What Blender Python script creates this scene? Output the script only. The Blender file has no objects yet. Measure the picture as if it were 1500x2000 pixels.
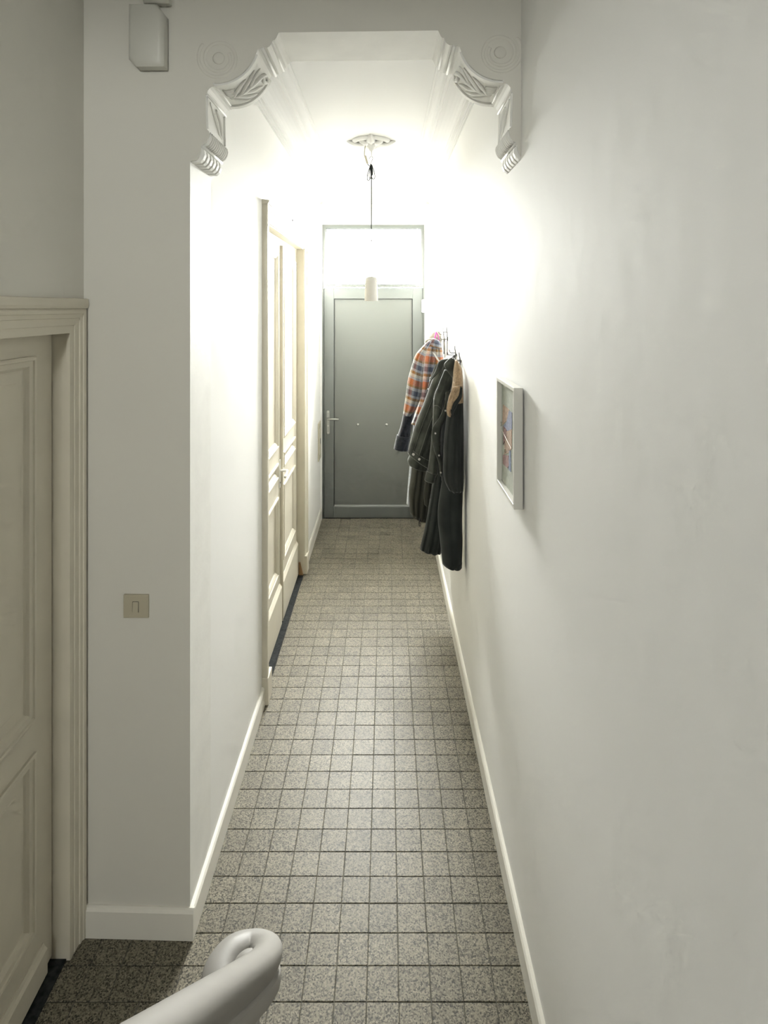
import bpy, bmesh, math, random
from mathutils import Vector, Matrix, noise

random.seed(7)
PI = math.pi
scene = bpy.context.scene
COL = scene.collection

# ------------------------------------------------------------------ camera
H = 2.146                      # eye height: the camera stands a few stairs up
FPX = 1149.0                   # focal length in pixels of the 1500x2000 frame
cam_data = bpy.data.cameras.new('camera')
cam_data.sensor_fit = 'VERTICAL'
cam_data.sensor_height = 36.0
cam_data.sensor_width = 27.0
cam_data.lens = FPX / 2000.0 * 36.0
cam_data.shift_x = -5.0 / 2000.0
cam_data.shift_y = -400.0 / 2000.0
cam_data.clip_start = 0.02
cam = bpy.data.objects.new('camera', cam_data)
COL.objects.link(cam)
cam.location = (0, 0, H)
cam.rotation_euler = (PI / 2, 0, 0)
scene.camera = cam

# ------------------------------------------------------------------ sky, daylight openings, exposure
world = bpy.data.worlds.new('overcast_sky')
scene.world = world
world.use_nodes = True
wn = world.node_tree.nodes
wn['Background'].inputs['Strength'].default_value = 340.0
# even overcast sky above the horizon, darker street below it
_wl = world.node_tree.links
_tc = wn.new('ShaderNodeTexCoord')
_sx = wn.new('ShaderNodeSeparateXYZ')
_wl.new(_tc.outputs['Generated'], _sx.inputs[0])
_rp = wn.new('ShaderNodeValToRGB')
_rp.color_ramp.elements[0].position = 0.48
_rp.color_ramp.elements[0].color = (0.09, 0.088, 0.085, 1)
_rp.color_ramp.elements[1].position = 0.52
_rp.color_ramp.elements[1].color = (1.0, 0.99, 0.97, 1)
_mr = wn.new('ShaderNodeMapRange')
_mr.inputs['From Min'].default_value = -1
_mr.inputs['From Max'].default_value = 1
_wl.new(_sx.outputs['Z'], _mr.inputs['Value'])
_wl.new(_mr.outputs['Result'], _rp.inputs['Fac'])
_wl.new(_rp.outputs['Color'], wn['Background'].inputs['Color'])


def portal(name, loc, rot, sx, sy):
    l = bpy.data.lights.new(name, 'AREA')
    l.shape = 'RECTANGLE'
    l.size, l.size_y = sx, sy
    l.cycles.is_portal = True
    o = bpy.data.objects.new(name, l)
    COL.objects.link(o)
    o.location, o.rotation_euler = loc, rot
    return o


portal('transom_daylight', (-0.135, 6.215, 2.663), (-PI / 2, 0, 0), 1.0, 0.60)
BW = (-0.88, -0.53, 2.92, 3.38)     # added unseen window that lights the stair hall: x0 x1 z0 z1
BY = -3.6
portal('added_window_daylight', ((BW[0] + BW[1]) / 2, BY - 0.16, (BW[2] + BW[3]) / 2), (PI / 2, 0, 0),
       BW[1] - BW[0], BW[3] - BW[2])

vs = scene.view_settings
vs.view_transform = 'Standard'
vs.look = 'None'
vs.gamma = 1.0
vs.exposure = 0.12
vs.use_curve_mapping = False
cy = scene.cycles
cy.use_denoising = True
cy.use_adaptive_sampling = True
cy.adaptive_threshold = 0.1
cy.adaptive_min_samples = 12
cy.max_bounces = 8
cy.diffuse_bounces = 4
cy.glossy_bounces = 2
cy.transmission_bounces = 2
cy.transparent_max_bounces = 4
cy.caustics_reflective = False
cy.caustics_refractive = False


# ------------------------------------------------------------------ materials
def sl(r, g, b):
    f = lambda c: (c / 255 / 12.92) if c / 255 <= 0.04045 else ((c / 255 + 0.055) / 1.055) ** 2.4
    return (f(r), f(g), f(b))


def mat(name, col, rough=0.6, metal=0.0, spec=0.5, var=0.0, vscale=4.0, bump=0.0, bscale=60.0, bdist=0.002,
        sheen=0.0, bump2=None):
    m = bpy.data.materials.new(name)
    m.use_nodes = True
    nt = m.node_tree
    n, l = nt.nodes, nt.links
    b = n['Principled BSDF']
    b.inputs['Base Color'].default_value = (*col, 1)
    b.inputs['Roughness'].default_value = rough
    b.inputs['Metallic'].default_value = metal
    b.inputs['Specular IOR Level'].default_value = spec
    if sheen:
        b.inputs['Sheen Weight'].default_value = sheen
        b.inputs['Sheen Roughness'].default_value = 0.4
    geo = n.new('ShaderNodeNewGeometry')
    if var:
        t = n.new('ShaderNodeTexNoise')
        t.inputs['Scale'].default_value = vscale
        t.inputs['Detail'].default_value = 2
        l.new(geo.outputs['Position'], t.inputs['Vector'])
        r = n.new('ShaderNodeMapRange')
        r.inputs['From Min'].default_value = 0.3
        r.inputs['From Max'].default_value = 0.7
        r.inputs['To Min'].default_value = 1 - var
        r.inputs['To Max'].default_value = 1 + var
        l.new(t.outputs['Fac'], r.inputs['Value'])
        mx = n.new('ShaderNodeVectorMath')
        mx.operation = 'SCALE'
        mx.inputs[0].default_value = col
        l.new(r.outputs['Result'], mx.inputs['Scale'])
        l.new(mx.outputs['Vector'], b.inputs['Base Color'])
    prev = None
    for bb in ([(bump, bscale, bdist)] if bump else []) + (bump2 or []):
        t = n.new('ShaderNodeTexNoise')
        t.inputs['Scale'].default_value = bb[1]
        t.inputs['Detail'].default_value = 1
        l.new(geo.outputs['Position'], t.inputs['Vector'])
        bp = n.new('ShaderNodeBump')
        bp.inputs['Strength'].default_value = bb[0]
        bp.inputs['Distance'].default_value = bb[2]
        l.new(t.outputs['Fac'], bp.inputs['Height'])
        if prev:
            l.new(prev.outputs['Normal'], bp.inputs['Normal'])
        prev = bp
        l.new(bp.outputs['Normal'], b.inputs['Normal'])
    return m


M = {}
M['wall'] = mat('wall_paint', (0.875, 0.872, 0.85), 0.8, spec=0.12, bump=0.3, bscale=9, bdist=0.004)
M['wall_grey'] = mat('stair_hall_paint', (0.725, 0.71, 0.65), 0.8, spec=0.12, bump=0.3, bscale=9, bdist=0.004)
M['ceil'] = mat('ceiling_paint', (0.70, 0.70, 0.685), 0.8, spec=0.2)
M['plaster'] = mat('arch_plaster_paint', (0.84, 0.835, 0.80), 0.65, spec=0.3, var=0.03, vscale=9, bump=0.3, bscale=60, bdist=0.0012)
M['trim'] = mat('cream_gloss_paint', (0.68, 0.64, 0.535), 0.45, spec=0.3, var=0.03, vscale=8)
M['base'] = mat('white_gloss_paint', (0.82, 0.80, 0.73), 0.4, spec=0.4)
M['doorgrey'] = mat('grey_coated_metal', (0.13, 0.136, 0.121), 0.5, spec=0.4)
M['framegrey'] = mat('grey_frame_metal', (0.125, 0.134, 0.122), 0.4, var=0.02, vscale=6)
M['gasket'] = mat('black_rubber', (0.012, 0.013, 0.012), 0.6)
M['steel'] = mat('brushed_steel', (0.55, 0.55, 0.52), 0.35, 0.9)
M['steelgrey'] = mat('grey_handle_metal', (0.36, 0.36, 0.33), 0.4, 0.6)
M['wire'] = mat('grey_wire', (0.13, 0.13, 0.125), 0.4, 0.5)
M['white'] = mat('white_plastic', (0.80, 0.79, 0.75), 0.35)
M['plastic'] = mat('aged_white_plastic', (0.60, 0.595, 0.54), 0.4, var=0.01)
M['switch'] = mat('beige_switch_plastic', (0.50, 0.46, 0.35), 0.4)
M['shade'] = mat('bisque_porcelain', (0.50, 0.49, 0.46), 0.6, var=0.03, vscale=12)
M['cord'] = mat('grey_green_flex', (0.035, 0.04, 0.038), 0.7, spec=0.2)
M['black'] = mat('black_plastic', (0.01, 0.01, 0.01), 0.5)
M['stone'] = mat('bluestone', (0.026, 0.029, 0.029), 0.8, spec=0.15, var=0.5, vscale=60)
M['grout'] = mat('dark_grout', (0.12, 0.118, 0.10), 0.9, var=0.25, vscale=30)
M['wedge'] = mat('brown_wood', (0.30, 0.18, 0.085), 0.6, var=0.2, vscale=30)
M['rail'] = mat('painted_rail', (0.30, 0.288, 0.265), 0.5, spec=0.3, var=0.02, vscale=10, bump=0.1, bscale=30, bdist=0.001)
M['aluminium'] = mat('silver_white_frame', (0.70, 0.69, 0.64), 0.35, var=0.01)
M['stair'] = mat('dark_stair_wood', (0.10, 0.075, 0.05), 0.5, var=0.2, vscale=12)


def tile_mat():
    m = bpy.data.materials.new('speckled_granite_tile')
    m.use_nodes = True
    nt = m.node_tree
    n, l = nt.nodes, nt.links
    b = n['Principled BSDF']
    geo = n.new('ShaderNodeNewGeometry')
    v = n.new('ShaderNodeTexVoronoi')
    v.inputs['Scale'].default_value = 245
    v.inputs['Randomness'].default_value = 1
    l.new(geo.outputs['Position'], v.inputs['Vector'])
    sep = n.new('ShaderNodeSeparateColor')
    l.new(v.outputs['Color'], sep.inputs['Color'])
    r = n.new('ShaderNodeValToRGB')
    r.color_ramp.interpolation = 'CONSTANT'
    cr = r.color_ramp.elements
    cr[0].position = 0.0
    cr[0].color = (0.115, 0.11, 0.085, 1)
    cr[1].position = 0.16
    cr[1].color = (0.25, 0.23, 0.17, 1)
    for p, c in ((0.36, (0.40, 0.36, 0.265)), (0.62, (0.53, 0.475, 0.355)), (0.88, (0.64, 0.58, 0.44))):
        e = cr.new(p)
        e.color = (*c, 1)
    l.new(sep.outputs['Red'], r.inputs['Fac'])
    # every tile its own tone, and slow wear
    oi = n.new('ShaderNodeObjectInfo')
    nz = n.new('ShaderNodeTexNoise')
    nz.inputs['Scale'].default_value = 3.5
    l.new(geo.outputs['Position'], nz.inputs['Vector'])
    a = n.new('ShaderNodeMath')
    a.operation = 'MULTIPLY_ADD'
    ri = n.new('ShaderNodeMath')
    ri.operation = 'ADD'
    l.new(oi.outputs['Random'], ri.inputs[0])
    l.new(geo.outputs['Random Per Island'], ri.inputs[1])
    rf = n.new('ShaderNodeMath')
    rf.operation = 'FRACT'
    l.new(ri.outputs[0], rf.inputs[0])
    l.new(rf.outputs[0], a.inputs[0])
    a.inputs[1].default_value = 0.07
    a.inputs[2].default_value = 0.29
    a2 = n.new('ShaderNodeMath')
    a2.operation = 'MULTIPLY_ADD'
    l.new(nz.outputs['Fac'], a2.inputs[0])
    a2.inputs[1].default_value = 0.15
    l.new(a.outputs[0], a2.inputs[2])
    sc = n.new('ShaderNodeVectorMath')
    sc.operation = 'SCALE'
    l.new(r.outputs['Color'], sc.inputs[0])
    l.new(a2.outputs[0], sc.inputs['Scale'])
    l.new(sc.outputs['Vector'], b.inputs['Base Color'])
    b.inputs['Roughness'].default_value = 0.46
    b.inputs['Specular IOR Level'].default_value = 0.2
    bp = n.new('ShaderNodeBump')
    bp.inputs['Strength'].default_value = 0.12
    bp.inputs['Distance'].default_value = 0.001
    l.new(sep.outputs['Green'], bp.inputs['Height'])
    l.new(bp.outputs['Normal'], b.inputs['Normal'])
    return m


M['tile'] = tile_mat()


def glass_mat():
    m = bpy.data.materials.new('transom_glass')
    m.use_nodes = True
    nt = m.node_tree
    n, l = nt.nodes, nt.links
    n.remove(n['Principled BSDF'])
    tr = n.new('ShaderNodeBsdfTransparent')
    tr.inputs['Color'].default_value = (0.96, 0.97, 0.96, 1)
    gl = n.new('ShaderNodeBsdfGlossy')
    gl.inputs['Roughness'].default_value = 0.05
    mx = n.new('ShaderNodeMixShader')
    mx.inputs['Fac'].default_value = 0.06
    l.new(tr.outputs[0], mx.inputs[1])
    l.new(gl.outputs[0], mx.inputs[2])
    l.new(mx.outputs[0], n['Material Output'].inputs['Surface'])
    return m


M['glass'] = glass_mat()


def fabric(name, col, rough=0.9, sheen=0.3, scale=350, bump=0.4, var=0.15, vscale=25, dist=0.0015):
    return mat(name, col, rough, 0, 0.25, var=var, vscale=vscale, bump=bump, bscale=scale, bdist=dist, sheen=sheen)


M['denim'] = fabric('washed_black_denim', (0.052, 0.056, 0.046), 0.85, 0.25, 500, 0.5, 0.35, 14)
M['denimseam'] = fabric('denim_seam', (0.16, 0.165, 0.14), 0.85, 0.2)
M['denimknit'] = fabric('dark_grey_knit', (0.040, 0.044, 0.042), 0.95, 0.3, 260, 0.8)
M['blackcoat'] = fabric('black_cotton', (0.022, 0.026, 0.024), 0.8, 0.15, 500, 0.3, 0.2, 10)
M['blackjacket'] = fabric('black_knit_jacket', (0.024, 0.027, 0.025), 0.9, 0.2, 300, 0.5, 0.2, 10)
M['olive'] = fabric('dark_olive_nylon', (0.030, 0.030, 0.022), 0.6, 0.1, 200, 0.15, 0.2, 8)
M['navy'] = fabric('navy_wool', (0.018, 0.021, 0.028), 0.95, 0.5, 220, 0.8, 0.4, 60)
M['palefleece'] = fabric('pale_grey_blue_fleece', (0.42, 0.45, 0.50), 0.95, 0.5, 160, 1.0, 0.2, 60, 0.004)
M['tan'] = fabric('tan_pile_lining', (0.33, 0.235, 0.145), 0.95, 0.3, 170, 1.0, 0.2, 60, 0.004)
M['cream'] = fabric('cream_wool', (0.36, 0.335, 0.265), 0.95, 0.2, 200, 0.8, 0.08, 60, 0.003)
M['pink'] = fabric('pink_ribbon', (0.40, 0.09, 0.28), 0.7, 0.0)
M['metalbutton'] = mat('pale_metal_button', (0.62, 0.60, 0.55), 0.35, 0.7)


def plaid_mat():
    m = bpy.data.materials.new('orange_blue_plaid_wool')
    m.use_nodes = True
    nt = m.node_tree
    n, l = nt.nodes, nt.links
    b = n['Principled BSDF']
    b.inputs['Roughness'].default_value = 0.95
    b.inputs['Specular IOR Level'].default_value = 0.2
    b.inputs['Sheen Weight'].default_value = 0.3
    uv = n.new('ShaderNodeUVMap')
    sp = n.new('ShaderNodeSeparateXYZ')
    l.new(uv.outputs['UV'], sp.inputs[0])
    O, G, W, S, Y = (0.42, 0.135, 0.05), (0.33, 0.345, 0.38), (0.50, 0.475, 0.42), (0.085, 0.10, 0.145), (0.25, 0.145, 0.05)

    def band(sock, period, offs, stops):
        a = n.new('ShaderNodeMath')
        a.operation = 'MULTIPLY_ADD'
        l.new(sock, a.inputs[0])
        a.inputs[1].default_value = 1 / period
        a.inputs[2].default_value = offs
        f = n.new('ShaderNodeMath')
        f.operation = 'FRACT'
        l.new(a.outputs[0], f.inputs[0])
        r = n.new('ShaderNodeValToRGB')
        r.color_ramp.interpolation = 'CONSTANT'
        e = r.color_ramp.elements
        e[0].position, e[0].color = stops[0][0], (*stops[0][1], 1)
        e[1].position, e[1].color = stops[1][0], (*stops[1][1], 1)
        for p, c in stops[2:]:
            x = e.new(p)
            x.color = (*c, 1)
        l.new(f.outputs[0], r.inputs['Fac'])
        return r.outputs['Color']

    weft = band(sp.outputs['Y'], 0.178, 0.35, [(0, O), (0.22, Y), (0.30, G), (0.42, S), (0.60, G), (0.69, Y), (0.79, W), (0.9, G)])
    warp = band(sp.outputs['X'], 0.15, 0.1, [(0, W), (0.2, O), (0.38, G), (0.5, S), (0.72, G), (0.86, Y)])
    mx = n.new('ShaderNodeMixRGB')
    mx.inputs['Fac'].default_value = 0.30
    l.new(weft, mx.inputs['Color1'])
    l.new(warp, mx.inputs['Color2'])
    geo = n.new('ShaderNodeNewGeometry')
    t = n.new('ShaderNodeTexNoise')
    t.inputs['Scale'].default_value = 260
    t.inputs['Detail'].default_value = 3
    l.new(geo.outputs['Position'], t.inputs['Vector'])
    mr = n.new('ShaderNodeMapRange')
    mr.inputs['From Min'].default_value = 0.3
    mr.inputs['From Max'].default_value = 0.7
    mr.inputs['To Min'].default_value = 0.75
    mr.inputs['To Max'].default_value = 1.25
    l.new(t.outputs['Fac'], mr.inputs['Value'])
    s = n.new('ShaderNodeVectorMath')
    s.operation = 'SCALE'
    l.new(mx.outputs[0], s.inputs[0])
    l.new(mr.outputs[0], s.inputs['Scale'])
    l.new(s.outputs['Vector'], b.inputs['Base Color'])
    bp = n.new('ShaderNodeBump')
    bp.inputs['Strength'].default_value = 0.8
    bp.inputs['Distance'].default_value = 0.003
    l.new(t.outputs['Fac'], bp.inputs['Height'])
    l.new(bp.outputs['Normal'], b.inputs['Normal'])
    return m


M['plaid'] = plaid_mat()


# ------------------------------------------------------------------ mesh helpers
class MB:
    def __init__(self):
        self.v, self.f, self.uv = [], [], {}

    def add(self, vs, fs):
        o = len(self.v)
        self.v += [tuple(p) for p in vs]
        self.f += [tuple(i + o for i in f) for f in fs]
        return self

    def box(self, x0, x1, y0, y1, z0, z1):
        vs = [(x, y, z) for x in (x0, x1) for y in (y0, y1) for z in (z0, z1)]
        return self.add(vs, [(0, 1, 3, 2), (4, 6, 7, 5), (0, 4, 5, 1), (2, 3, 7, 6), (0, 2, 6, 4), (1, 5, 7, 3)])

    def grid(self, rows, closed=False, cap0=False, cap1=False):
        """rows: equal-length lists of points"""
        k = len(rows[0])
        vs = [p for r in rows for p in r]
        fs = []
        for i in range(len(rows) - 1):
            for j in range(k if closed else k - 1):
                a, b = i * k + j, i * k + (j + 1) % k
                fs.append((a, b, b + k, a + k))
        if cap0:
            fs.append(tuple(reversed(range(k))))
        if cap1:
            fs.append(tuple(range((len(rows) - 1) * k, len(rows) * k)))
        return self.add(vs, fs)

    def prism(self, pts, fn0, fn1):
        """closed polygon pts (a, b); fn0/fn1 map (a, b) to the two end faces"""
        k = len(pts)
        vs = [fn0(*p) for p in pts] + [fn1(*p) for p in pts]
        fs = [tuple(range(k)), tuple(reversed(range(k, 2 * k)))]
        fs += [(i, i + k, (i + 1) % k + k, (i + 1) % k) for i in range(k)]
        return self.add(vs, fs)

    def tube(self, pts, r, n=8, cap=True):
        pts = [Vector(p) for p in pts]
        rr = r if isinstance(r, (list, tuple)) else [r] * len(pts)
        rows = []
        t = (pts[1] - pts[0]).normalized()
        u = t.orthogonal().normalized()
        for i, p in enumerate(pts):
            a = pts[max(i - 1, 0)]
            b = pts[min(i + 1, len(pts) - 1)]
            tt = (b - a)
            if tt.length > 1e-9:
                tt.normalize()
                u = (u - tt * u.dot(tt))
                if u.length < 1e-6:
                    u = tt.orthogonal()
                u.normalize()
                t = tt
            w = t.cross(u)
            rows.append([p + (u * math.cos(2 * PI * k / n) + w * math.sin(2 * PI * k / n)) * rr[i] for k in range(n)])
        return self.grid(rows, True, cap, cap)

    def lathe(self, prof, c=(0, 0, 0), n=32, axis='z'):
        rows = []
        for r, z in prof:
            row = []
            for k in range(n):
                a = 2 * PI * k / n
                x, y = r * math.cos(a), r * math.sin(a)
                p = {'z': (x, y, z), 'y': (x, z, y), 'x': (z, x, y)}[axis]
                row.append((p[0] + c[0], p[1] + c[1], p[2] + c[2]))
            rows.append(row)
        return self.grid(rows, True, prof[0][0] > 1e-6, prof[-1][0] > 1e-6)

    def build(self, name, m, parent=None, smooth=False, bevel=0.0, tri=False, weld=False, auto=None):
        me = bpy.data.meshes.new(name)
        me.from_pydata(self.v, [], self.f)
        bm = bmesh.new()
        bm.from_mesh(me)
        if weld:
            bmesh.ops.remove_doubles(bm, verts=bm.verts, dist=1e-5)
        if tri:
            bmesh.ops.triangulate(bm, faces=[f for f in bm.faces if len(f.verts) > 4])
        bmesh.ops.recalc_face_normals(bm, faces=bm.faces)
        bm.to_mesh(me)
        bm.free()
        if smooth or auto:
            me.polygons.foreach_set('use_smooth', [True] * len(me.polygons))
            if auto:
                me.set_sharp_from_angle(angle=math.radians(auto))
        me.materials.append(M[m] if isinstance(m, str) else m)
        o = bpy.data.objects.new(name, me)
        COL.objects.link(o)
        if parent:
            o.parent = parent
        if bevel:
            md = o.modifiers.new('bevel', 'BEVEL')
            md.width = bevel
            md.segments = 2
            md.limit_method = 'ANGLE'
        return o


def tag(o, label=None, cat=None, group=None, kind=None):
    for k, v in (('label', label), ('category', cat), ('group', group), ('kind', kind)):
        if v:
            o[k] = v
    return o


def thing(name, label, cat, group=None, kind=None):
    o = bpy.data.objects.new(name, None)
    o.empty_display_size = 0.05
    COL.objects.link(o)
    return tag(o, label, cat, group, kind)


def catmull(pts, n=8):
    P = [Vector(p) for p in pts]
    out = []
    for i in range(len(P) - 1):
        p0, p1, p2, p3 = P[max(i - 1, 0)], P[i], P[i + 1], P[min(i + 2, len(P) - 1)]
        for k in range(n):
            t = k / n
            out.append(0.5 * ((2 * p1) + (p2 - p0) * t + (2 * p0 - 5 * p1 + 4 * p2 - p3) * t * t + (3 * p1 - p0 - 3 * p2 + p3) * t ** 3))
    out.append(P[-1])
    return out


# ------------------------------------------------------------------ measures of the place (metres)
XL = -0.670                       # corridor left wall
YE = 5.97                         # inner face of the entrance door
ZC = 3.32                         # corridor ceiling
XN = -1.038                       # stair hall left wall
ZN = 4.1                          # stair hall ceiling
AT = 0.235                        # thickness of the arch wall


def XR(y):                        # right wall, very slightly out of true
    return 0.453 - 0.004 * (y - 1.7)


def YF(x):                        # front face of the arch wall, slightly skewed
    return 1.988 - 0.0275 * x


# ------------------------------------------------------------------ floor and its tiles
floor = MB().box(-1.35, 0.75, BY - 0.2, 6.2, -0.12, -0.0028).build('floor', 'grout')
tag(floor, 'floor of square speckled granite tiles with dark joints', 'floor', kind='structure')
TS, TY0, TX0 = 0.1003, 2.018, -0.062
J = 0.0011


def tile_mesh(x0, x1, y0, y1):
    c = 0.0012
    mb = MB()
    lo = [(x0, y0), (x1, y0), (x1, y1), (x0, y1)]
    hi = [(x0 + c, y0 + c), (x1 - c, y0 + c), (x1 - c, y1 - c), (x0 + c, y1 - c)]
    mb.grid([[(x, y, -0.006) for x, y in lo], [(x, y, -c) for x, y in lo], [(x, y, 0) for x, y in hi]], True, True, True)
    return mb


def mesh_of(mb, name, m):
    me = bpy.data.meshes.new(name)
    me.from_pydata(mb.v, [], mb.f)
    bm = bmesh.new()
    bm.from_mesh(me)
    bmesh.ops.recalc_face_normals(bm, faces=bm.faces)
    bm.to_mesh(me)
    bm.free()
    me.materials.append(M[m])
    return me


h = TS / 2 - J
full = mesh_of(tile_mesh(-h, h, -h, h), 'tile', 'tile')
cells = []
for i in range(-11, 7):
    for k in range(-56, 41):
        x0, y0 = TX0 + i * TS, TY0 + k * TS
        x1, y1 = x0 + TS, y0 + TS
        cxm, cym = (x0 + x1) / 2, (y0 + y1) / 2
        bx0 = (XN - 0.02) if cym < 2.018 else (XL - 0.012)
        bx1 = XR(cym) + 0.004
        if x1 < bx0 + 0.012 or x0 > bx1 - 0.012 or y0 > YE + 0.01:
            continue
        cells.append((max(x0, bx0), min(x1, bx1), y0, min(y1, YE + 0.02), abs(x0 - max(x0, bx0)) + abs(x1 - min(x1, bx1)) < 1e-6))


def visible(c):
    y = (c[2] + c[3]) / 2
    if y < 1.72:
        return False
    px = 755 + FPX * (c[0] + c[1]) / 2 / y
    py = 600 + FPX * H / c[3]
    if px < 60 or py > 1998:
        return False
    if 300 < px < 520 and py > 1900:      # behind the handrail
        return px < 360
    return True


vis = sorted([c for c in cells if visible(c)], key=lambda c: c[2])[:300]
visset = set(vis)
rest = MB()
rnd = random.Random(3)
for c in cells:
    x0, x1, y0, y1, whole = c
    if c in visset:
        if whole and y1 - y0 > TS - 1e-6:
            o = bpy.data.objects.new('tile', full)
            o.location = ((x0 + x1) / 2 + rnd.uniform(-.0006, .0006), (y0 + y1) / 2 + rnd.uniform(-.0006, .0006), rnd.uniform(-.0004, .0003))
            o.rotation_euler = (rnd.uniform(-.0015, .0015), rnd.uniform(-.0015, .0015), rnd.uniform(-.006, .006))
        else:
            o = bpy.data.objects.new('tile', mesh_of(tile_mesh(x0 + J, x1 - J, y0 + J, y1 - J), 'tile', 'tile'))
            o.location.z = rnd.uniform(-.0003, .0003)
        COL.objects.link(o)
        o.parent = floor
    else:
        t = tile_mesh(x0 + J, x1 - J, y0 + J, y1 - J)
        rest.add(t.v, t.f)
ro = rest.build('tile_field', 'tile', floor)
ro['kind'] = 'stuff'

# ------------------------------------------------------------------ walls and ceilings
ND0, ND1, NDZ = 1.09, 1.935, 2.067           # stair hall door opening
CD0, CD1, CDZ = 3.27, 4.72, 2.617            # corridor double door opening

w = MB()
w.box(XN - 0.25, XN, BY - 0.2, ND0, 0, ZN)
w.box(XN - 0.25, XN, ND0, ND1, NDZ, ZN)
w.box(XN - 0.25, XN, ND1, 2.25, 0, ZN)
w.box(XN - 0.25, -1.135, ND0, ND1, 0, NDZ)
tag(w.build('wall_near_left', 'wall_grey'), 'pale grey wall above and around the cream door at left edge', 'wall', kind='structure')

w = MB()
for y0, y1, z0, z1, x1 in ((YF(XL) + AT, CD0, 0, ZC, XL), (CD0, CD1, CDZ, ZC, XL), (CD1, 6.2, 0, ZC, XL), (CD0, CD1, 0, CDZ, -0.76)):
    w.box(-1.25, x1, y0, y1, z0, z1)
tag(w.build('wall_left', 'wall'), 'white corridor wall with the cream double door', 'wall', kind='structure')

w = MB()
ys = [BY - 0.2 + i * (6.2 - BY + 0.2) / 6 for i in range(7)]
w.grid([[(XR(y), y, 0), (XR(y), y, ZN), (XR(y) + 0.25, y, ZN), (XR(y) + 0.25, y, 0)] for y in ys], True, True, True)
tag(w.build('wall_right', 'wall'), 'long white wall on the right with framed picture and coats', 'wall', kind='structure')

EX0, EX1, EZ = -0.652, 0.383, 2.982          # entrance frame outer
w = MB()
for y0, y1 in ((YE - 0.02, YE + 0.10),):
    w.box(-1.2, EX0, y0, y1, 0, ZC)
    w.box(EX1, 0.7, y0, y1, 0, ZC)
    w.box(EX0, EX1, y0, y1, EZ, ZC)
fa = MB()  # unseen facade, added so its dark depth narrows the daylight from the transom
fa.box(-1.2, EX0, YE + 0.10, YE + 0.24, 0, ZC + 0.2)
fa.box(EX1, 0.7, YE + 0.10, YE + 0.24, 0, ZC + 0.2)
fa.box(EX0, EX1, YE + 0.10, YE + 0.24, EZ, ZC + 0.2)
fa.box(EX0, EX1, YE + 0.10, YE + 0.24, 0, 2.34)
M['facade_dark'] = mat('added_facade_dark', (0.16, 0.14, 0.12), 0.9)
tag(fa.build('added_facade', 'facade_dark'), 'added unseen facade whose dark reveal narrows the transom daylight', 'wall', kind='structure')
tag(w.build('wall_end', 'wall'), 'white end wall around the grey entrance door', 'wall', kind='structure')

w = MB()
w.box(XN - 0.25, BW[0], BY - 0.2, BY, 0, ZN)
w.box(BW[1], 0.7, BY - 0.2, BY, 0, ZN)
w.box(BW[0], BW[1], BY - 0.2, BY, 0, BW[2])
w.box(BW[0], BW[1], BY - 0.2, BY, BW[3], ZN)
tag(w.build('wall_back', 'wall_grey'), 'back wall of the stair hall behind the viewer', 'wall', kind='structure')
wf = MB()  # frame of the added window, out of view, there to light the pier
wf.box(BW[0], BW[0] + 0.05, BY - 0.13, BY - 0.07, BW[2], BW[3])
wf.box(BW[1] - 0.05, BW[1], BY - 0.13, BY - 0.07, BW[2], BW[3])
wf.box(BW[0] + 0.05, BW[1] - 0.05, BY - 0.13, BY - 0.07, BW[2], BW[2] + 0.05)
wf.box(BW[0] + 0.05, BW[1] - 0.05, BY - 0.13, BY - 0.07, BW[3] - 0.05, BW[3])
wo = wf.build('window_added', 'base')
tag(wo, 'added unseen window behind the viewer, lighting the stair hall', 'window', kind='structure')
MB().box(BW[0] + 0.05, BW[1] - 0.05, BY - 0.103, BY - 0.098, BW[2] + 0.05, BW[3] - 0.05).build('pane', 'glass', wo)

tag(MB().box(-1.25, 0.75, 2.2, 6.2, ZC, ZC + 0.2).build('ceiling', 'ceil'), 'white plaster ceiling of the corridor', 'ceiling', kind='structure')
tag(MB().box(-1.35, 0.75, BY - 0.2, 2.3, ZN, ZN + 0.2).build('ceiling', 'ceil'), 'ceiling of the stair hall above the frame', 'ceiling', kind='structure')

# ------------------------------------------------------------------ the arch wall
AC = -0.0965
SC = FPX / 2.0


def px2uz(px, py):
    return ((699.7 - px) / SC, H + (600 - py) / SC)


prof = [(379, 314), (382, 312), (387, 306), (391, 297), (392, 288), (395, 287), (396, 281), (399, 280), (404, 274), (407, 266), (407.5, 256),
        (402, 250), (401, 220), (401, 186), (403.5, 183), (405, 176), (409, 171), (414, 168), (418, 167.5), (418, 163)]
# large convex quarter
for k in range(0, 15):
    a = math.radians(92 - k * 79 / 14)
    prof.append((421 + 83 * math.cos(a) * 1.0, 79 + 84 * math.sin(a)))
prof += [(503.5, 95.5), (513, 95), (515, 91.5), (519, 92.5), (522, 93), (527, 90), (531, 85), (533, 79), (537, 78), (540, 74), (543, 67), (545, 64)]
PROF = [px2uz(*p) for p in prof]             # (half-width u, z), going up
ZTOP = PROF[-1][1]
uw = AC - XL                                  # half width at the jamb
PROF[0] = (uw, PROF[0][1])


def AF(u, v, z):
    return (u, YF(u) + v, z)


poly = [(XN - 0.2, 0), (XL, 0)] + [(AC - u, z) for u, z in PROF]
rr_ = [(AC + u, z) for u, z in reversed(PROF)]
rr_[-1] = (0.60, rr_[-1][1])
poly += rr_ + [(0.60, ZN), (XN - 0.2, ZN)]
w = MB().prism(poly, lambda a, b: AF(a, 0, b), lambda a, b: AF(a, AT, b))
wa = w.build('wall_front', 'wall_grey', tri=True)
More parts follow.
